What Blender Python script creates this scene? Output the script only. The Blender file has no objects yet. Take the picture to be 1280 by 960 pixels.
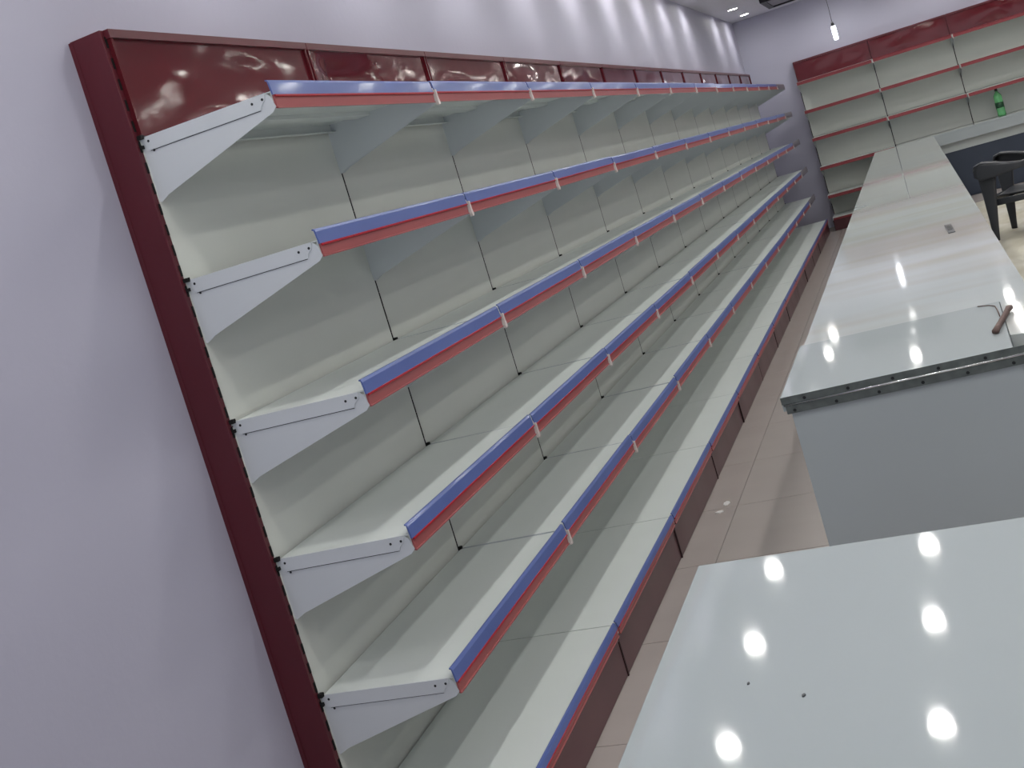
import bpy, bmesh, math, random
from mathutils import Vector, Matrix, noise

S = bpy.context.scene
col = S.collection
random.seed(4)

# ------------------------------------------------------------------ camera
cd = bpy.data.cameras.new('camera')
cam = bpy.data.objects.new('camera', cd)
col.objects.link(cam)
S.camera = cam
cd.sensor_fit = 'HORIZONTAL'
cd.sensor_width = 36.0
cd.lens = 1385.81 / 1280 * 36
cd.shift_x = -1.905 / 1280
cd.shift_y = -120.736 / 1280
cd.clip_start = 0.05
cd.clip_end = 100
R_, D_, F_ = (0.902028, 0.322412, -0.287048), (-0.243153, -0.169954, -0.954983), (-0.356683, 0.931218, -0.074908)
cam.matrix_world = Matrix(((R_[0], -D_[0], -F_[0], 1.61745), (R_[1], -D_[1], -F_[1], -2.16995),
                           (R_[2], -D_[2], -F_[2], 1.49689), (0, 0, 0, 1)))

# ------------------------------------------------------------------ world, exposure
w = bpy.data.worlds.new('world')
S.world = w
w.use_nodes = True
w.node_tree.nodes['Background'].inputs[0].default_value = (0.88, 0.93, 1.0, 1)
w.node_tree.nodes['Background'].inputs[1].default_value = 1.3
S.view_settings.view_transform = 'Standard'
S.view_settings.look = 'None'
S.view_settings.gamma = 1
S.view_settings.use_curve_mapping = False
S.view_settings.exposure = -0.33
LAMP_W = 19.0
LAMP_COL = (1.0, 0.985, 0.945)
WALL_ROW_W = 7.0


# ------------------------------------------------------------------ materials
def srgb(h):
    c = [int(h[i:i + 2], 16) / 255 for i in (0, 2, 4)]
    return tuple(v / 12.92 if v <= 0.04045 else ((v + 0.055) / 1.055) ** 2.4 for v in c) + (1,)


def mat(name, c1, c2=None, rough=0.5, metal=0.0, nscale=4.0, stretch=(1, 1, 1), bump=0.0, bscale=60.0,
        bdist=0.002, rvar=0.0, emit=None, estr=0.0, trans=0.0, alpha=1.0, coat=0.0, spec=0.5, lo=0.2, hi=0.8, ior=1.45):
    m = bpy.data.materials.new(name)
    m.use_nodes = True
    nt = m.node_tree
    b = nt.nodes['Principled BSDF']
    b.inputs['Base Color'].default_value = srgb(c1)
    b.inputs['Roughness'].default_value = rough
    b.inputs['Metallic'].default_value = metal
    b.inputs['IOR'].default_value = ior
    b.inputs['Specular IOR Level'].default_value = spec
    b.inputs['Transmission Weight'].default_value = trans
    b.inputs['Alpha'].default_value = alpha
    b.inputs['Coat Weight'].default_value = coat
    b.inputs['Coat Roughness'].default_value = 0.08
    if emit:
        b.inputs['Emission Color'].default_value = srgb(emit)
        b.inputs['Emission Strength'].default_value = estr
    tc = nt.nodes.new('ShaderNodeTexCoord')
    mp = nt.nodes.new('ShaderNodeMapping')
    mp.inputs['Scale'].default_value = stretch
    nt.links.new(tc.outputs['Object'], mp.inputs['Vector'])
    if c2 or rvar:
        n = nt.nodes.new('ShaderNodeTexNoise')
        n.inputs['Scale'].default_value = nscale
        n.inputs['Detail'].default_value = 2
        nt.links.new(mp.outputs['Vector'], n.inputs['Vector'])
        mr = nt.nodes.new('ShaderNodeMapRange')
        mr.inputs['From Min'].default_value = lo
        mr.inputs['From Max'].default_value = hi
        nt.links.new(n.outputs['Fac'], mr.inputs['Value'])
        if c2:
            mx = nt.nodes.new('ShaderNodeMix')
            mx.data_type = 'RGBA'
            mx.inputs[6].default_value = srgb(c1)
            mx.inputs[7].default_value = srgb(c2)
            nt.links.new(mr.outputs['Result'], mx.inputs[0])
            nt.links.new(mx.outputs[2], b.inputs['Base Color'])
        if rvar:
            r2 = nt.nodes.new('ShaderNodeMapRange')
            r2.inputs['To Min'].default_value = rough
            r2.inputs['To Max'].default_value = rough + rvar
            nt.links.new(mr.outputs['Result'], r2.inputs['Value'])
            nt.links.new(r2.outputs['Result'], b.inputs['Roughness'])
    if bump:
        n2 = nt.nodes.new('ShaderNodeTexNoise')
        n2.inputs['Scale'].default_value = bscale
        n2.inputs['Detail'].default_value = 3
        nt.links.new(tc.outputs['Object'], n2.inputs['Vector'])
        bp = nt.nodes.new('ShaderNodeBump')
        bp.inputs['Strength'].default_value = bump
        bp.inputs['Distance'].default_value = bdist
        nt.links.new(n2.outputs['Fac'], bp.inputs['Height'])
        nt.links.new(bp.outputs['Normal'], b.inputs['Normal'])
    return m


M = {}
M['wall'] = mat('lilac wall paint', 'B4B3C4', 'AFAEBF', rough=0.55, nscale=1.3, bump=0.25, bscale=35, bdist=0.003)
M['ceiling'] = mat('ceiling paint', 'CFCDD6', 'C8C6CF', rough=0.5, nscale=1)
M['tile'] = mat('polished beige tile', 'B3ABA7', 'ABA39F', rough=0.18, rvar=0.06, nscale=2.2, stretch=(1, 2.0, 1), bump=0.03, bscale=8)
M['grout'] = mat('grout', '857D79', rough=0.9)
M['white'] = mat('white enamelled steel', 'D8DEDC', 'D2D8D6', rough=0.30, rvar=0.04, nscale=3, bump=0.04, bscale=14, bdist=0.004)
M['backwhite'] = mat('white enamelled back steel', 'D8DBD5', 'D1D4CD', rough=0.34, rvar=0.04, nscale=2.6, bump=0.04, bscale=5, bdist=0.008)
M['bracket'] = mat('white enamelled bracket steel', 'D3D8DC', 'CCD1D6', rough=0.35, nscale=4)
M['maroon'] = mat('maroon enamelled steel', '5A1C27', '521923', rough=0.34, nscale=3, bump=0.1, bscale=30)
M['header'] = mat('glossy maroon steel', '5A1A22', '52171F', rough=0.08, rvar=0.03, nscale=2, bump=0.2, bscale=6.0, bdist=0.006)
M['kick'] = mat('brownish maroon kick steel', '5E3439', '573239', rough=0.26, rvar=0.1, nscale=4)
M['dark'] = mat('black slot', '0B0B0C', rough=0.8)
M['hole_shade'] = mat('dark screw holes and fold shadow', '1C2024', rough=0.6)  # screw holes, and the shadow line drawn under the bracket flange
M['blue'] = mat('blue price strip plastic', '586AA6', '52639E', rough=0.34, nscale=6, coat=0.15)
M['red'] = mat('salmon price strip plastic', 'A05656', '985254', rough=0.35, nscale=6)
M['redrib'] = mat('deep red plastic rib', 'A81828', rough=0.3)
M['grey_strip'] = mat('dull grey price strip plastic', '77727C', '6A656F', rough=0.4, nscale=6)
M['far_red'] = mat('rose price strip plastic', '98484F', '8E4147', rough=0.4, nscale=5)
M['far_rib'] = mat('crimson plastic rib', '8C1C2C', rough=0.4)
M['clip'] = mat('milky plastic clip', 'D4CAC6', rough=0.4)
M['counter'] = mat('white glossy laminate', 'A5ADB0', 'A1A9AC', rough=0.035, rvar=0.02, nscale=1.5, bump=0.03, bscale=5)
M['counter_far'] = mat('white glossy laminate with beige streaks', 'B6BDBF', 'ADADA7', rough=0.045, rvar=0.05, nscale=1.1, stretch=(0.7, 3.2, 1), lo=0.45, hi=0.75)  # beige streaks mixed into the white by stretched noise
M['laminate_side'] = mat('pale grey laminate', 'A9B1B5', 'A4ABAE', rough=0.4, nscale=1.5)
M['laminate_light'] = mat('light grey laminate', 'C3CAC8', rough=0.4)
M['steel'] = mat('dull hinge steel', '757B7A', '5C6261', rough=0.42, metal=0.75, nscale=30, rvar=0.2)
M['pin'] = mat('bright hinge pin', 'C9CDCD', rough=0.2, metal=1.0)
M['screw'] = mat('dark screw', '2B2E30', rough=0.4, metal=0.6)
M['navy'] = mat('dark slate laminate', '343D4D', '303847', rough=0.5, nscale=2)
M['chair'] = mat('dark grey moulded plastic', '34363B', '2F3136', rough=0.38, nscale=8, bump=0.15, bscale=90)
M['sheet'] = mat('dusty white plastic film', 'D2D0C8', 'A09880', rough=0.35, nscale=2.0, rvar=0.2)
M['card'] = mat('brown cardboard', 'B08A78', 'A78270', rough=0.8, nscale=5)
M['rust'] = mat('rusty steel', '6B5550', '4C3C38', rough=0.7, nscale=60)
M['black'] = mat('black enamel', '1E1E24', rough=0.5)
M['green'] = mat('green bottle plastic', '93E6A2', '86DC98', rough=0.12, trans=0.6, nscale=10)
M['label'] = mat('dark green label print', '1C3A2A', '2A5A3A', rough=0.4, nscale=30)
M['fixture'] = mat('white lamp ring', 'E8E8E8', rough=0.4)
M['lamp'] = mat('lit lamp lens', 'FFFFFF', emit='FFFDF6', estr=110.0)
M['tube'] = mat('lit tube', 'FFFFFF', emit='F4F8FF', estr=14.0)
M['white_paper'] = mat('white scrap', 'F2F2F0', rough=0.3)
M['grey_mark'] = mat('dark grey chip', '4A4C50', rough=0.6)


# ------------------------------------------------------------------ mesh helpers
class MB:
    def __init__(s):
        s.v, s.f, s.m, s.mats = [], [], [], []

    def mi(s, m):
        if m not in s.mats:
            s.mats.append(m)
        return s.mats.index(m)

    def box(s, x0, x1, y0, y1, z0, z1, m='white'):
        b = len(s.v)
        s.v += [(x, y, z) for x in (x0, x1) for y in (y0, y1) for z in (z0, z1)]
        for q in ((0, 1, 3, 2), (4, 6, 7, 5), (0, 4, 5, 1), (2, 3, 7, 6), (0, 2, 6, 4), (1, 5, 7, 3)):
            s.f.append([b + i for i in q]); s.m.append(s.mi(m))
        return s

    def prism(s, pts, a0, a1, axis='y', m='white'):
        """pts: outline in the plane across axis; y: (x,z)  z: (x,y)  x: (y,z)"""
        n = len(pts); b = len(s.v)
        for a in (a0, a1):
            for p, q in pts:
                s.v.append({'y': (p, a, q), 'z': (p, q, a), 'x': (a, p, q)}[axis])
        k = s.mi(m)
        s.f.append([b + i for i in range(n)][::-1]); s.m.append(k)
        s.f.append([b + n + i for i in range(n)]); s.m.append(k)
        for i in range(n):
            j = (i + 1) % n
            s.f.append([b + i, b + j, b + n + j, b + n + i]); s.m.append(k)
        return s

    def lathe(s, prof, seg=24, m='white', cx=0, cy=0):
        b = len(s.v)
        for r, z in prof:
            for i in range(seg):
                a = 2 * math.pi * i / seg
                s.v.append((cx + r * math.cos(a), cy + r * math.sin(a), z))
        k = s.mi(m)
        for j in range(len(prof) - 1):
            for i in range(seg):
                i2 = (i + 1) % seg
                s.f.append([b + j * seg + i, b + j * seg + i2, b + (j + 1) * seg + i2, b + (j + 1) * seg + i]); s.m.append(k)
        s.f.append([b + i for i in range(seg)][::-1]); s.m.append(k)
        s.f.append([b + (len(prof) - 1) * seg + i for i in range(seg)]); s.m.append(k)
        return s

    def sweep(s, pts, w, t, up=(0, 0, 1), m='chair', seg=10, closed=False):
        """rounded-rectangle band swept along pts; w, t lists or numbers (width across, thickness along up)"""
        n = len(pts); b = len(s.v); k = s.mi(m)
        P = [Vector(p) for p in pts]
        for i, p in enumerate(P):
            d = (P[min(i + 1, n - 1)] - P[max(i - 1, 0)]).normalized()
            u = up[i] if isinstance(up, list) else up
            u = Vector(u); sd = d.cross(u).normalized(); u2 = sd.cross(d).normalized()
            ww = w[i] if isinstance(w, (list, tuple)) else w
            tt = t[i] if isinstance(t, (list, tuple)) else t
            for q in range(seg):
                a = 2 * math.pi * q / seg
                ca, sa = math.cos(a), math.sin(a)
                ex = 0.55
                cx = math.copysign(abs(ca) ** ex, ca) * ww / 2
                cz = math.copysign(abs(sa) ** ex, sa) * tt / 2
                s.v.append(tuple(p + sd * cx + u2 * cz))
        for i in range(n - 1):
            for q in range(seg):
                q2 = (q + 1) % seg
                s.f.append([b + i * seg + q, b + i * seg + q2, b + (i + 1) * seg + q2, b + (i + 1) * seg + q]); s.m.append(k)
        s.f.append([b + q for q in range(seg)][::-1]); s.m.append(k)
        s.f.append([b + (n - 1) * seg + q for q in range(seg)]); s.m.append(k)
        return s

    def grid(s, fn, nu, nv, m='white'):
        b = len(s.v); k = s.mi(m)
        for i in range(nu + 1):
            for j in range(nv + 1):
                s.v.append(fn(i / nu, j / nv))
        for i in range(nu):
            for j in range(nv):
                a = b + i * (nv + 1) + j
                s.f.append([a, a + nv + 1, a + nv + 2, a + 1]); s.m.append(k)
        return s

    def mesh(s, name, smooth=False, bevel=0.0):
        me = bpy.data.meshes.new(name)
        me.from_pydata(s.v, [], s.f)
        for m in s.mats:
            me.materials.append(M[m])
        for p, k in zip(me.polygons, s.m):
            p.material_index = k
        bm = bmesh.new(); bm.from_mesh(me)
        bmesh.ops.recalc_face_normals(bm, faces=bm.faces)
        if bevel:
            es = [e for e in bm.edges if len(e.link_faces) == 2 and e.calc_face_angle(0) > 0.6]
            bmesh.ops.bevel(bm, geom=es, offset=bevel, segments=2, affect='EDGES', profile=0.5)
        bm.to_mesh(me); bm.free()
        if smooth:
            for p in me.polygons:
                p.use_smooth = True
        return me


def ob(name, me, parent=None, loc=(0, 0, 0), rot=(0, 0, 0), label=None):
    o = bpy.data.objects.new(name, me)
    col.objects.link(o)
    o.parent = parent
    o.location = loc
    o.rotation_euler = rot
    if label:
        o['label'] = label
    return o


def thing(name, label, cat, loc=(0, 0, 0), rz=0.0, group=None, me=None):
    o = ob(name, me, None, loc, (0, 0, rz))
    o['label'] = label
    o['category'] = cat
    if group:
        o['group'] = group
    return o


def struct(name, mb, **k):
    o = ob(name, mb.mesh(name, **k))
    o['kind'] = 'structure'
    return o


# ------------------------------------------------------------------ room shell
WX, YW, ZC, XR, YB = -0.094, 12.466, 2.848, 6.2, -4.2
struct('wall_left', MB().box(WX - 0.12, WX, YB, YW, 0, ZC, 'wall'))
struct('wall_back', MB().box(WX - 0.12, XR + 0.12, YW, YW + 0.12, 0, ZC, 'wall'))
struct('wall_right', MB().box(XR, XR + 0.12, YB, YW, 0, ZC, 'wall'))
# shop front behind the camera: wall with a wide opening to the daylight
fm = MB()
fm.box(WX - 0.12, 0.1, YB - 0.12, YB, 0, ZC, 'wall').box(6.0, XR + 0.12, YB - 0.12, YB, 0, ZC, 'wall').box(0.1, 6.0, YB - 0.12, YB, 2.7, ZC, 'wall')
struct('wall_front', fm)
struct('ceiling', MB().box(WX - 0.12, XR + 0.12, YB - 0.12, YW + 0.12, ZC, ZC + 0.1, 'ceiling'))
fl = struct('floor', MB().box(WX - 0.12, XR + 0.12, YB - 0.12, YW + 0.12, -0.12, -0.004, 'grout'))
tm = MB().box(0.0015, 0.5985, 0.0015, 0.5985, -0.004, 0.0, 'tile').mesh('tile')
for i in range(8):
    for j in range(23):
        y = -1.28 + 0.6 * j
        if y + 0.6 < YW:
            ob('tile', tm, fl, (-0.02 + 0.6 * i, y, 0))

# ------------------------------------------------------------------ wall shelving
W = 0.915
HT = 2.1416
SH = [1.883, 1.537, 1.187, 0.839, 0.489]
DS, DB, HB = 0.366, 0.436, 0.167
ORD = ['first', 'second', 'third', 'fourth', 'fifth', 'sixth', 'seventh', 'eighth', 'ninth', 'tenth', 'eleventh', 'twelfth', 'thirteenth']
MC = {}


def cached(key, fn):
    if key not in MC:
        MC[key] = fn()
    return MC[key]


def shelf_mesh(d, wd):
    g = 0.0080
    m = MB()
    # tray top with folded front lip, back fold and side flanges
    m.box(0.010, d, g, wd - g, -0.0025, 0)
    m.box(d - 0.0025, d, g, wd - g, -0.034, 0)
    m.box(d - 0.022, d, g, wd - g, -0.034, -0.0315)
    m.box(0.010, 0.0125, g, wd - g, -0.028, 0)
    m.box(0.010, 0.030, g, wd - g, -0.028, -0.0255)
    m.box(0.11, 0.16, g + 0.01, wd - g - 0.01, -0.014, -0.0025)       # stiffening rib beneath
    return m.mesh('shelf', bevel=0.0008)


def bracket_mesh(side, d):
    """side -1: left of the bay, +1: right.  local y=0 is the plate's outer face"""
    pts = [(0.0, -0.004), (d - 0.012, -0.003), (d - 0.004, -0.010), (d + 0.003, -0.036), (d - 0.008, -0.046),
           (0.03, -0.142), (0.004, -0.155), (0.0, -0.150)]
    s = side
    m = MB()
    y0, y1 = sorted((0, -s * 0.0018))
    m.prism(pts, y0, y1, 'y', 'bracket')
    # the shelf's side flange lapped over the plate, with a stepped front end
    fl_ = [(0.014, 0.0), (d - 0.014, 0.0), (d - 0.018, -0.014), (d - 0.030, -0.024), (d - 0.034, -0.033), (0.018, -0.033), (0.014, -0.024)]
    y0, y1 = sorted((0, s * 0.0022))
    m.prism(fl_, y0, y1, 'y', 'bracket')
    y0, y1 = sorted((s * 0.0022, s * 0.0028))
    for hx, hz in ((d - 0.052, -0.014), (d - 0.024, -0.012), (0.022, -0.012), (0.030, -0.036)):
        r = 0.0032
        m.prism([(hx + r * math.cos(a * math.pi / 4), hz + r * math.sin(a * math.pi / 4)) for a in range(8)], y0, y1, 'y', 'hole_shade')
    # dark strip drawn in as the fold's shadow under the flange
    m.prism([(0.02, -0.0336), (d - 0.036, -0.0336), (d - 0.036, -0.0350), (0.02, -0.0350)], *sorted((0, s * 0.0004)), 'y', 'hole_shade')
    return m.mesh('bracket')


def blue_mesh(d, wd, mt, hh=0.024):
    m = MB()
    m.prism([(d + 0.0035, -0.010), (d + 0.0075, -0.010), (d + 0.0050, hh - 0.006), (d + 0.0015, hh), (d - 0.003, hh + 0.001), (d - 0.0035, hh - 0.002), (d + 0.0005, hh - 0.003)],
            0.004, wd - 0.009, 'y', mt)
    return m.mesh('blue_strip')


def red_mesh(d, wd, mt, rib, lo=-0.040):
    m = MB()
    m.prism([(d + 0.0005, -0.010), (d + 0.0060, -0.010), (d + 0.0045, lo), (d + 0.0005, lo)], 0.010, wd - 0.009, 'y', mt)
    m.prism([(d + 0.006, -0.0095), (d + 0.0095, -0.0105), (d + 0.0095, -0.0145), (d + 0.0058, -0.016)], 0.010, wd - 0.009, 'y', rib)
    m.prism([(d + 0.004, lo + 0.003), (d + 0.0075, lo + 0.002), (d + 0.0075, lo - 0.001), (d + 0.003, lo - 0.001)], 0.010, wd - 0.009, 'y', rib if rib != 'redrib' else mt)
    return m.mesh('red_strip')


def clip_mesh(d):
    m = MB()
    m.prism([(-0.004, -0.004), (0.004, -0.004), (0.0045, -0.026), (0.010, -0.043), (0.009, -0.049), (-0.003, -0.050), (-0.0055, -0.040), (-0.004, -0.026)], d + 0.002, d + 0.0125, 'x', 'clip')
    m.box(d - 0.006, d + 0.004, -0.004, 0.004, -0.014, 0.002, 'clip')
    return m.mesh('clip', bevel=0.001)


def upright_mesh(ht, first, slot_top):
    m = MB()
    if first:   # boxed end: broad maroon side, slotted face at its front edge
        m.box(-0.090, -0.0015, -0.012, 0.019, 0.0, ht, 'maroon')
        m.box(-0.094, -0.082, -0.0135, -0.012, 0.0, ht - 0.002, 'maroon')
    else:
        m.box(-0.090, -0.0015, -0.0035, 0.026, 0.0, ht - 0.004, 'maroon')
    return m.mesh('upright', bevel=0.0012)


def slots_mesh(ht, nodes, first):
    m = MB()
    z = 0.20
    while z < ht - 0.03:
        if first:
            m.box(-0.004, -0.0005, -0.003, 0.0042, z, z + 0.026, 'dark')
        else:
            m.box(-0.004, -0.0005, -0.0036, 0.0045, z, z + 0.042, 'dark')
        z += 0.05 if first else 0.044
    for zn in nodes:
        m.box(-0.002, 0.011, -0.0036 if not first else -0.002, 0.0095, zn - 0.004, zn + 0.006, 'dark')
        m.box(-0.002, 0.006, -0.0035, 0.006, zn - 0.026, zn - 0.018, 'dark')
    return m.mesh('slots')


def header_mesh(wd, seed, z0, z1):
    """glossy pressed panel: folded rim and a slightly oil-canned face"""
    m = MB()
    y0, y1 = 0.005, wd - 0.005
    if True:
        rng = random.Random(seed)
        a = [(rng.uniform(0.15, 0.85), rng.uniform(0.2, 0.8), rng.uniform(-0.006, 0.006) * (2.2 if seed in (12, 14) else 1), rng.uniform(0.12, 0.35)) for _ in range(5)]

        def fn(u, v):
            x = 0.0015
            e = min(1, 8 * u, 8 * (1 - u)) * min(1, 4 * v, 4 * (1 - v))
            for (cu, cv, h, r) in a:
                x += e * h * math.exp(-(((u - cu) / r) ** 2 + ((v - cv) / (r * 2)) ** 2))
            return (x + 0.0015 * e * noise.noise(Vector((u * 5, v * 2, seed))), y0 + 0.008 + (y1 - y0 - 0.016) * u, z0 + 0.008 + (z1 - z0 - 0.028) * v)
        m.grid(fn, 40, 14, 'header')
    m.box(-0.006, 0.010, y0, y0 + 0.009, z0, z1, 'header')
    m.box(-0.006, 0.010, y1 - 0.009, y1, z0, z1, 'header')
    m.box(-0.006, 0.009, y0 + 0.009, y1 - 0.009, z0, z0 + 0.009, 'header')
    m.box(-0.090, 0.012, y0 - 0.003, y1 + 0.003, z1 - 0.020, z1, 'maroon')
    me = m.mesh('header_panel')
    for p in me.polygons:
        if len(p.vertices) == 4 and p.area < 0.004 and abs(p.normal.x) > 0.9 and p.center.x < 0.0095:
            p.use_smooth = True
    return me


def back_mesh(wd, z0, z1, seed, x=0.0):
    m = MB()
    y0, y1 = 0.0045, wd - 0.0045

    def fn(u, v):
        e = min(1, 10 * u, 10 * (1 - u)) * min(1, 8 * v, 8 * (1 - v))
        return (x + 0.0 + 0.0018 * e * noise.noise(Vector((u * 2.2 + seed * 7, v * 2.6, seed))), y0 + (y1 - y0) * u, z0 + (z1 - z0) * v)
    m.grid(fn, 24, 20, 'backwhite')
    m.box(-0.010, x - 0.001, y0, y0 + 0.002, z0, z1, 'backwhite').box(-0.010, x - 0.001, y1 - 0.002, y1, z0, z1, 'backwhite')
    m.box(-0.010, x - 0.001, y0, y1, z0, z0 + 0.002, 'backwhite').box(-0.010, x - 0.001, y0, y1, z1 - 0.002, z1, 'backwhite')
    me = m.mesh('back_panel')
    for p in me.polygons:
        p.use_smooth = p.area < 0.01
    return me


def deck_mesh(d, wd):
    m = MB()
    m.box(0.006, d, 0.0022, wd - 0.0022, HB - 0.003, HB, 'white')
    m.box(d - 0.003, d, 0.0022, wd - 0.0022, HB - 0.032, HB, 'white')
    m.box(0.006, 0.009, 0.0022, wd - 0.0022, HB - 0.03, HB, 'white')
    return m.mesh('base_deck', bevel=0.0008)


def kick_mesh(d, wd):
    m = MB()
    m.box(d - 0.014, d - 0.004, 0.004, wd - 0.004, 0.003, HB - 0.034, 'kick')
    m.box(d - 0.004, d - 0.001, 0.004, wd - 0.004, HB - 0.052, HB - 0.034, 'kick')
    m.box(d - 0.012, d - 0.0015, -0.0035, 0.0038, 0.0, HB - 0.04, 'dark')
    return m.mesh('kick_panel', bevel=0.0008)


def end_base_mesh(d):
    return MB().box(0.0, d - 0.005, -0.010, 0.0, 0.0, HB - 0.004, 'kick').mesh('base_end_plate', bevel=0.001)


def bay(loc, rz, label, group, idx, shelves, far=False, first=False, last=False, seed=0, base=True, low=None, clipped=True):
    t = thing('shelving_bay', label, 'shelving', loc, rz, group)
    nodes = [z for z in shelves]
    if first:
        ob('upright', cached(('up1', HT), lambda: upright_mesh(HT, True, 0)), t)
        o = ob('slots', cached(('sl1', tuple(nodes)), lambda: slots_mesh(HT, nodes, True)), t); o['kind'] = 'stuff'
    else:
        ob('upright', cached(('up', HT), lambda: upright_mesh(HT, False, 0)), t)
        o = ob('slots', cached(('sl', tuple(nodes)), lambda: slots_mesh(HT - 0.28, nodes, False)), t); o['kind'] = 'stuff'
    if last:
        ob('upright', cached(('up', HT), lambda: upright_mesh(HT, False, 0)), t, (0, W, 0), (0, 0, 0))
        o = ob('slots', cached(('sl', tuple(nodes)), lambda: slots_mesh(HT - 0.28, nodes, False)), t, (0, W, 0)); o['kind'] = 'stuff'
    k = seed % 5
    ob('header_panel', header_mesh(W, seed + 11, 1.887, HT), t)
    zb = HB - 0.02 if base else (low or HB)
    zs = [zb, 1.176, 1.885] if zb < 1.1 else [zb, 1.885]
    for a, b in zip(zs[:-1], zs[1:]):
        ob('back_panel', cached(('bk', a, b, k), lambda: back_mesh(W, a + 0.0015, b - 0.0015, k)), t)
    for n, z in enumerate(shelves):
        dd = DS
        rg = random.Random(seed * 17 + n)
        s = ob('shelf', cached(('sh', dd), lambda: shelf_mesh(dd, W)), t, (0, 0, z), (0, math.radians(rg.uniform(-0.25, 0.35)), 0))
        ob('bracket', cached(('brl', dd), lambda: bracket_mesh(-1, dd)), s, (0, 0.0072, 0))
        ob('bracket', cached(('brr', dd), lambda: bracket_mesh(1, dd)), s, (0, W - 0.0072, 0))
        jz, jy = rg.uniform(-0.0015, 0.0015), rg.uniform(-0.001, 0.001)
        jr = (rg.uniform(-0.002, 0.002), 0, 0)
        if far:
            ob('price_strip', cached(('fr', dd), lambda: red_mesh(dd, W, 'far_red', 'far_rib', -0.046)), s, (0, 0, jz + 0.008))
        else:
            g = last
            ob('blue_strip', cached(('bl', dd, g), lambda: blue_mesh(dd, W, 'grey_strip' if g else 'blue')), s, (0, jy, jz), jr,
               None if not g else 'dull grey strip')
            ob('red_strip', cached(('rd', dd, g), lambda: red_mesh(dd, W, 'grey_strip' if g else 'red', 'grey_strip' if g else 'redrib')), s, (0, jy, jz), jr)
        if clipped:
            ob('clip', cached(('cl', dd), lambda: clip_mesh(dd)), s, (0, 0.0035, 0), (rg.uniform(-0.03, 0.03), 0, 0), 'milky plastic clip')
    if base:
        ob('base_deck', cached(('dk', 0), lambda: deck_mesh(DB, W)), t)
        rg = random.Random(seed * 5 + 3)
        ob('kick_panel', cached(('kk', 0), lambda: kick_mesh(DB, W)), t, (rg.uniform(-0.002, 0.002), 0, 0), (0, 0, rg.uniform(-0.002, 0.002)))
        if far:
            ob('price_strip', cached(('frb', 0), lambda: red_mesh(DB, W, 'far_red', 'far_rib', -0.034)), t, (0, 0, HB))
        else:
            ob('blue_strip', cached(('blb', 0), lambda: blue_mesh(DB, W, 'blue', 0.010)), t, (0, 0, HB), (0, 0, rg.uniform(-0.0025, 0.0025)))
            ob('red_strip', cached(('rdb', 0), lambda: red_mesh(DB, W, 'red', 'redrib', -0.034)), t, (0, 0, HB), (0, 0, rg.uniform(-0.003, 0.003)))
        if first:
            ob('base_end_plate', end_base_mesh(DB), t)
    return t


for i in range(13):
    if i == 0:
        lb = 'nearest bay of the long white wall shelving, with the exposed maroon end post'
    elif i == 12:
        lb = 'last bay of the long white wall shelving, grey-edged shelves against the far wall'
    else:
        lb = ORD[i] + ' bay of the long left wall shelving, counted from the near maroon end post'
    bay((0, i * W, 0), 0, lb, 'bays of the long left wall shelving', i, SH, first=i == 0, last=i == 12, seed=i, clipped=i > 0)
FS = [1.880, 1.520, 1.167, 0.798, 0.440]
FY = 12.372
FW = 0.916
names = ['leftmost bay of the white far wall shelving, in the corner behind the long counter',
         'second bay from the left of the far wall shelving, above the long counter end',
         'third far wall shelving bay from the left, with the green bottle below its shelves',
         'rightmost bay of the far wall shelving, right beyond the green bottle']
for i in range(4):
    bay((0.5 + i * FW, FY, 0), -math.pi / 2, names[i], 'bays of the far wall shelving', i, FS if i == 0 else FS[:3],
        far=True, first=False, last=i == 3, seed=20 + i, base=i == 0, low=0.80, clipped=i > 0)

# ------------------------------------------------------------------ wall counter under the far shelving
t = thing('wall_counter', 'white worktop with a deep fascia and dark slate panel below the far wall shelving', 'counter', (0, 0, 0))
ob('worktop', MB().box(1.425, 4.2, 11.90, 12.362, 0.775, 0.800, 'counter').mesh('worktop', bevel=0.002), t)
ob('fascia', MB().box(1.425, 4.2, 11.90, 11.92, 0.665, 0.775, 'counter').mesh('fascia', bevel=0.001), t)
ob('upper_panel', MB().box(1.425, 4.2, 11.985, 12.005, 0.555, 0.775, 'laminate_light').mesh('upper_panel'), t)
ob('lower_panel', MB().box(1.425, 4.2, 11.965, 11.985, 0.0, 0.555, 'navy').mesh('lower_panel', bevel=0.001), t, label='dark slate blue panel')
ob('carcass', MB().box(1.43, 4.19, 12.01, 12.36, 0.0, 0.775, 'laminate_side').mesh('carcass'), t)

# ------------------------------------------------------------------ long counter
t = thing('long_counter', 'long white glossy counter running to the far wall, steel hinge on its near edge', 'counter')
top = [(1.152, 1.342), (1.176, 11.885), (1.856, 11.885), (1.826, 1.60), (1.805, 1.20)]
# right lobe of the worktop, rounded corner running beside the front board
for a in range(0, 9):
    an = math.radians(-8 - a * 10.5)
    top.append((1.765 + 0.045 * math.cos(an), 0.945 + 0.075 * math.sin(an)))
top += [(1.7225, 0.885), (1.7345, 1.342)]
ob('worktop', MB().prism(top, 0.762, 0.7985, 'z', 'counter_far').mesh('worktop', bevel=0.0015), t)
brd = [(1.1396, 0.7156), (1.1405, 1.338), (1.7325, 1.338), (1.717, 0.739)]
ob('front_board', MB().prism(brd, 0.762, 0.8005, 'z', 'counter').mesh('front_board', bevel=0.0012), t, label='white board at the near end')
HA = math.atan2(0.739 - 0.7156, 1.717 - 1.1396)
ob('front_panel', MB().box(0.018, 0.588, 0.006, 0.024, 0.0, 0.762, 'laminate_side').mesh('front_panel', bevel=0.001), t, (1.1396, 0.7156, 0), (0, 0, HA), 'pale grey front panel')
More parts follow.
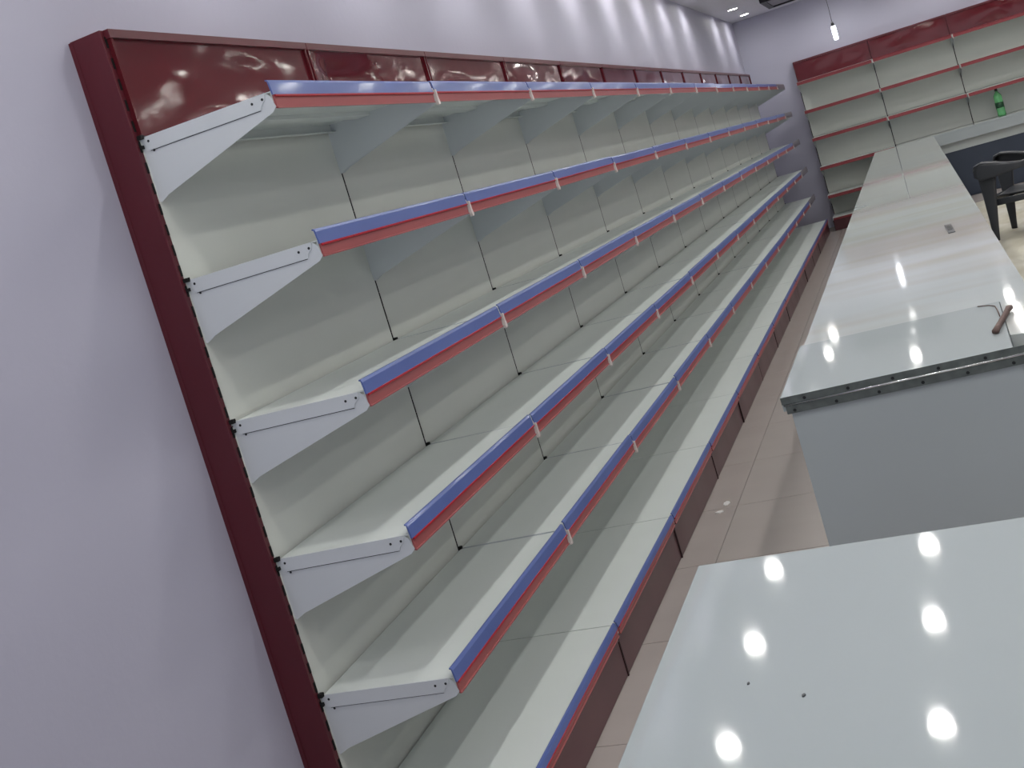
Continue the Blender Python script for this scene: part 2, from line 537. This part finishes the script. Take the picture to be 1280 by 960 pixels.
ob('side_panel', MB().box(0.588, 0.606, 0.030, 0.60, 0.0, 0.760, 'laminate_side').mesh('side_panel'), t, (1.1396, 0.7156, 0), (0, 0, HA))
ob('side_panel', MB().box(1.165, 1.183, 0.760, 11.87, 0.0, 0.762, 'laminate_side').mesh('side_panel'), t, (0, 0, 0), (0, 0, 0))
ob('side_panel', MB().box(1.80, 1.818, 1.36, 11.87, 0.0, 0.762, 'laminate_side').mesh('side_panel'), t)
ob('inner_panel', MB().box(1.736, 1.818, 1.34, 1.36, 0.0, 0.762, 'laminate_light').mesh('inner_panel'), t)
ob('end_panel', MB().box(1.183, 1.80, 11.85, 11.87, 0.0, 0.762, 'laminate_side').mesh('end_panel'), t)
hg = ob('hinge', MB().prism([(-0.0035 + 0.0032 * math.cos(a * math.pi / 5), 0.7785 + 0.0032 * math.sin(a * math.pi / 5)) for a in range(10)], 0.004, 0.665, 'x', 'pin').mesh('hinge', smooth=True),
        t, (1.1396, 0.7156, 0), (0, 0, HA), 'bright steel hinge pin')
ob('leaf', MB().box(0.0, 0.665, -0.0030, -0.0005, 0.781, 0.8005, 'steel').mesh('leaf', bevel=0.0004), hg)
ob('leaf', MB().box(0.008, 0.665, -0.0030, -0.0005, 0.754, 0.776, 'steel').mesh('leaf', bevel=0.0004), hg)
sm = MB().prism([(0.0045 * math.cos(a * math.pi / 4), 0.0045 * math.sin(a * math.pi / 4)) for a in range(8)], -0.0045, -0.0028, 'z', 'screw').mesh('screw')
for k in range(6):
    ob('screw', sm, hg, (0.062 + 0.112 * k, 0, 0.791), (-math.pi / 2, 0, 0)).location.y = -0.0068
    ob('screw', sm, hg, (0.030 + 0.108 * k, 0, 0.764), (-math.pi / 2, 0, 0)).location.y = -0.0068

# ------------------------------------------------------------------ near counter
t = thing('near_counter', 'white glossy counter top in the foreground, lamps mirrored in it', 'counter')
nt_ = [(1.1035, -0.358), (1.118, -2.9), (2.9, -2.9), (2.9, -0.405)]
ob('worktop', MB().prism(nt_, 0.770, 0.800, 'z', 'counter').mesh('worktop', bevel=0.0012), t)
ob('body', MB().prism([(1.135, -0.385), (1.15, -2.88), (2.88, -2.88), (2.88, -0.43)], 0.0, 0.770, 'z', 'laminate_side').mesh('body', bevel=0.002), t)

# ------------------------------------------------------------------ small things on the counters
b = MB()
b.sweep([(-0.003, -0.135, 0.008), (-0.002, -0.10, 0.009), (0, 0, 0.009), (0.001, 0.10, 0.009), (0.002, 0.135, 0.008)], [0.018, 0.013, 0.012, 0.013, 0.019], [0.012, 0.014, 0.014, 0.014, 0.014], m='rust', seg=12)
thing('rusty_bolt', 'rusty steel bolt lying at the near right corner of the long counter', 'bolt', (1.7215, 1.045, 0.8007), math.radians(-11.3), me=b.mesh('rusty_bolt', smooth=True))
b = MB().sweep([(0.0, 0, 0.003), (0.03, -0.02, 0.003), (0.045, -0.05, 0.003), (0.047, -0.12, 0.003), (0.046, -0.20, 0.003)], 0.003, 0.003, m='rust', seg=6)
thing('thin_wire', 'thin bent wire lying beside the rusty bolt on the long counter', 'wire', (1.672, 1.315, 0.8006), 0, me=b.mesh('thin_wire', smooth=True))
b = MB().box(-0.015, 0.015, -0.155, 0.155, 0, 0.004, 'grey_mark').box(-0.010, 0.010, -0.06, 0.10, 0.004, 0.006, 'screw')
thing('latch_plate', 'small dark flat metal plate lying on the long counter', 'plate', (1.674, 3.25, 0.7987), math.radians(1), me=b.mesh('latch_plate', bevel=0.001))
for (x, y, lb, s_) in ((1.249, -0.800, 'tiny dark crumb on the near counter, left of the other crumb', 0.0018), (1.326, -0.847, 'tiny dark crumb on the near counter, right of the other crumb', 0.0024)):
    b = MB().prism([(s_ * math.cos(a), s_ * 1.5 * math.sin(a + 0.3)) for a in (0, 0.9, 1.8, 2.9, 3.9, 5.1)], 0, 0.002, 'z', 'grey_mark')
    thing('crumb', lb, 'crumb', (x, y, 0.80), 0, me=b.mesh('crumb'))

# floor scraps in the aisle
for k, (x, y, sx, sy, lb) in enumerate(((0.527, 2.372, 0.015, 0.030, 'small white paper scrap on the aisle floor, the farther one'), (0.511, 2.275, 0.022, 0.016, 'small white paper scrap on the aisle floor, the nearer one'))):
    r = random.Random(k)
    pts = [(sx * math.cos(a) * r.uniform(0.7, 1.1), sy * math.sin(a) * r.uniform(0.7, 1.1)) for a in [i * 0.9 for i in range(7)]]
    thing('paper_scrap', lb, 'scrap', (x, y, 0.0005), 0.4 * k, me=MB().prism(pts, 0, 0.003, 'z', 'white_paper').mesh('paper_scrap'))

# ------------------------------------------------------------------ green bottle
t = thing('bottle', 'green plastic drink bottle with dark cap standing on the far worktop', 'bottle', (2.640, 12.10, 0.80))
pr = [(0.030, 0), (0.046, 0.006), (0.048, 0.03), (0.045, 0.06), (0.047, 0.09), (0.047, 0.17), (0.044, 0.19), (0.047, 0.215), (0.043, 0.245), (0.028, 0.272), (0.016, 0.288), (0.014, 0.30)]
ob('bottle_body', MB().lathe(pr, 28, 'green').mesh('bottle_body', smooth=True), t)
ob('label_band', MB().lathe([(0.0478, 0.10), (0.0478, 0.165)], 28, 'label').mesh('label_band', smooth=True), t, label='dark printed label')
ob('cap', MB().lathe([(0.017, 0.298), (0.017, 0.322), (0.015, 0.325)], 20, 'black').mesh('cap', smooth=True), t, label='dark screw cap')

# ------------------------------------------------------------------ monobloc armchair
t = thing('plastic_armchair', 'dark grey moulded plastic armchair behind the long counter', 'chair', (2.40, 7.92, 0), math.radians(160))
# local: +x is forward, y to the side; front legs at x=+.27, rear at x=-.24
def leg(x0, y0, x1, y1, ztop, wt, wb):
    m = MB()
    pts, wv, tv = [], [], []
    for k in range(9):
        u = k / 8
        pts.append((x0 + (x1 - x0) * u, y0 + (y1 - y0) * u, ztop * u + 0.001))
        wv.append(wb + (wt - wb) * u ** 1.3)
        tv.append(0.030 + 0.012 * u)
    m.sweep(pts, wv, tv, up=(0, 1, 0), seg=12)
    return m.mesh('leg', smooth=True)
for s_ in (-1, 1):
    ob('leg', leg(0.275, s_ * 0.265, 0.225, s_ * 0.255, 0.60, 0.155, 0.045), t)
    ob('leg', leg(-0.30, s_ * 0.235, -0.215, s_ * 0.215, 0.46, 0.095, 0.042), t)
seat = MB()
def sf(u, v):
    x = -0.22 + 0.47 * u; y = (-0.235 + 0.47 * v) * (1 - 0.08 * (1 - u))
    z = 0.375 + 0.02 * u - 0.018 * math.sin(math.pi * u) * math.sin(math.pi * v) - 0.035 * max(0, (u - 0.85) / 0.15) ** 2
    return (x, y, z)
seat.grid(sf, 14, 14, 'chair')
me = seat.mesh('seat', smooth=True)
so = ob('seat', me, t)
sm_ = so.modifiers.new('thickness', 'SOLIDIFY'); sm_.thickness = 0.008
ap = MB()
ap.sweep([(0.235, -0.25, 0.335), (0.255, -0.12, 0.345), (0.258, 0, 0.348), (0.255, 0.12, 0.345), (0.235, 0.25, 0.335)], 0.016, 0.060, up=(0, 0, 1))
for s_ in (-1, 1):
    ap.sweep([(0.235, s_ * 0.250, 0.335), (0, s_ * 0.238, 0.338), (-0.215, s_ * 0.215, 0.335)], 0.016, 0.055, up=(0, 0, 1))
ob('seat_rail', ap.mesh('seat_rail', smooth=True), t)
for s_ in (-1, 1):
    m = MB()
    pts = [(0.285, s_ * 0.275, 0.600), (0.30, s_ * 0.278, 0.635), (0.285, s_ * 0.280, 0.668), (0.235, s_ * 0.282, 0.684), (0.15, s_ * 0.283, 0.668), (0.05, s_ * 0.280, 0.640),
           (-0.06, s_ * 0.270, 0.622), (-0.15, s_ * 0.255, 0.630), (-0.22, s_ * 0.235, 0.670), (-0.27, s_ * 0.215, 0.740)]
    m.sweep(pts, [0.07, 0.082, 0.088, 0.088, 0.080, 0.066, 0.056, 0.050, 0.046, 0.044], [0.022] * 10, up=[(1, 0, 0.3), (1, 0, 0.6), (0.5, 0, 1), (0, 0, 1), (0, 0, 1), (0, 0, 1), (0, 0, 1), (0, 0, 1), (0.4, 0, 1), (0.5, 0, 1)], seg=14)
    # down-turned outer skirt of the arm
    m.sweep([(0.305, s_ * 0.312, 0.620), (0.25, s_ * 0.320, 0.615), (0.15, s_ * 0.320, 0.610), (0.0, s_ * 0.308, 0.604), (-0.12, s_ * 0.285, 0.606)], 0.010, [0.08, 0.145, 0.115, 0.06, 0.04], up=(0, 0, 1), seg=12)
    ob('armrest', m.mesh('armrest', smooth=True), t)
bk = MB()
for s_ in (-1, 1):
    bk.sweep([(-0.205, s_ * 0.215, 0.42), (-0.245, s_ * 0.222, 0.58), (-0.285, s_ * 0.225, 0.74), (-0.315, s_ * 0.19, 0.83)], 0.045, 0.022, up=(1, 0, 0))
bk.sweep([(-0.31, -0.20, 0.815), (-0.325, -0.12, 0.85), (-0.33, 0, 0.862), (-0.325, 0.12, 0.85), (-0.31, 0.20, 0.815)], 0.022, 0.055, up=(0, 0, 1))
ob('backrest', bk.mesh('backrest', smooth=True), t)
for k in range(5):
    y = -0.13 + 0.065 * k
    ob('slat', MB().sweep([(-0.215, y, 0.42), (-0.262, y, 0.60), (-0.322, y, 0.84)], 0.040, 0.010, up=(1, 0, 0)).mesh('slat', smooth=True), t)

# ------------------------------------------------------------------ plastic film on the floor, cardboard box
m = MB()
def pf(u, v):
    x = 1.90 + 2.2 * u + 0.08 * noise.noise(Vector((v * 9, 0, 3))); y = 2.2 + 8.9 * v + 0.35 * noise.noise(Vector((u * 5, 3, 1)))
    h = abs(noise.noise(Vector((x * 2.6, y * 2.2, 0)))) * 0.05 + abs(noise.noise(Vector((x * 7, y * 6, 5)))) * 0.02
    e = min(1, 12 * u, 12 * (1 - u), 30 * v, 12 * (1 - v))
    return (x, y, 0.003 + h * e)
m.grid(pf, 70, 200, 'sheet')
me = m.mesh('plastic_sheet', smooth=True)
thing('floor_covering_film', 'crumpled dusty white plastic film covering the floor behind the long counter', 'plastic sheet', me=me)
t = thing('cardboard_box', 'brown cardboard box on the floor beside the near end of the long counter', 'box', (2.08, 2.02, 0.0), math.radians(6))
ob('box_body', MB().box(-0.22, 0.22, -0.16, 0.16, 0, 0.30, 'card').mesh('box_body', bevel=0.003), t)
for s_ in (-1, 1):
    ob('flap', MB().box(-0.22, 0.22, min(0.002 * s_, 0.158 * s_), max(0.002 * s_, 0.158 * s_), 0.300, 0.304, 'card').mesh('flap'), t)

# ------------------------------------------------------------------ ceiling fittings
RX = [0.150, 1.110, 2.200, 3.300, 4.400]
ring = MB()
seg = 28
for i in range(seg):
    a0, a1 = 2 * math.pi * i / seg, 2 * math.pi * (i + 1) / seg
    pr = [(0.050, 0.0), (0.050, -0.006), (0.060, -0.008), (0.066, 0.0)]
    b0 = len(ring.v)
    for a in (a0, a1):
        for r, z in pr:
            ring.v.append((r * math.cos(a), r * math.sin(a), z))
    k = ring.mi('fixture')
    for j in range(3):
        ring.f.append([b0 + j, b0 + j + 1, b0 + 4 + j + 1, b0 + 4 + j]); ring.m.append(k)
ringm = ring.mesh('ring', smooth=True)
lensm = MB().lathe([(0.050, -0.0005), (0.050, -0.004)], 24, 'lamp').mesh('lens')
rown = ['row beside the left wall', 'second row from the left wall', 'third row from the left wall', 'fourth row from the left wall', 'row farthest from the left wall']
for ix, x in enumerate(RX):
    for k in range(14):
        y = 2.63 + 1.02 * (k - 4)
        if y < -3.5 or y > YW - 0.2 or (ix == 0 and k == 11):
            continue
        vis = ix == 0 and k in (12, 13)
        if vis:
            lb = 'round white ceiling downlight by the left wall, ' + ('nearest the far wall' if k == 13 else 'second from the far wall')
        else:
            lb = 'round ceiling downlight, ' + rown[ix] + ', ' + (ORD + ['fourteenth'])[13 - k] + ' from the far wall'
        t = thing('ceiling_downlight', lb, 'ceiling light', (x, y, ZC), 0, 'downlights in the ' + rown[ix])
        ob('ring', ringm, t)
        ob('lens', lensm, t, label='lit lens')
        ld = MC.get(('spot', ix == 0))
        if ld is None:
            ld = bpy.data.lights.new('downlight', 'SPOT')
            ld.energy = WALL_ROW_W if ix == 0 else LAMP_W
            ld.color = LAMP_COL
            ld.spot_size = math.radians(168)
            ld.spot_blend = 0.8
            ld.shadow_soft_size = 0.045
            MC[('spot', ix == 0)] = ld
        lo = bpy.data.objects.new('lamp_light', ld)
        col.objects.link(lo)
        lo.parent = t
        lo.location = (0, 0, -0.012)

# pendant lamp by the far wall
t = thing('pendant_lamp', 'bare lit tube lamp hanging on a thin wire before the far wall', 'lamp', (1.096, 11.90, 2.312))
ob('tube', MB().lathe([(0.012, -0.090), (0.024, -0.082), (0.026, -0.06), (0.026, 0.06), (0.022, 0.075)], 20, 'tube').mesh('tube', smooth=True), t, label='lit glass tube')
ob('socket', MB().lathe([(0.018, 0.075), (0.020, 0.10), (0.012, 0.125), (0.004, 0.13)], 16, 'black').mesh('socket', smooth=True), t)
ob('wire', MB().sweep([(0, 0, 0.13), (0.004, 0, 0.3), (0, 0, ZC - 2.312)], 0.006, 0.006, up=(0, 1, 0), m='black', seg=8).mesh('wire', smooth=True), t)

# dark framed panel set under the ceiling
t = thing('ceiling_unit', 'black framed square unit fixed to the ceiling near the far wall', 'ceiling unit', (0.0, 0, 0))
fr = MB()
X0, X1, Y0, Y1 = 0.455, 1.40, 10.75, 11.72
for q in ((X0, X1, Y0, Y0 + 0.06), (X0, X1, Y1 - 0.06, Y1), (X0, X0 + 0.06, Y0 + 0.06, Y1 - 0.06), (X1 - 0.06, X1, Y0 + 0.06, Y1 - 0.06)):
    fr.box(*q, ZC - 0.045, ZC, 'black')
ob('frame', fr.mesh('frame', bevel=0.002), t)
ob('panel', MB().box(X0 + 0.06, X1 - 0.06, Y0 + 0.06, Y1 - 0.06, ZC - 0.030, ZC, 'grey_strip').mesh('panel'), t, label='grey inset panel')
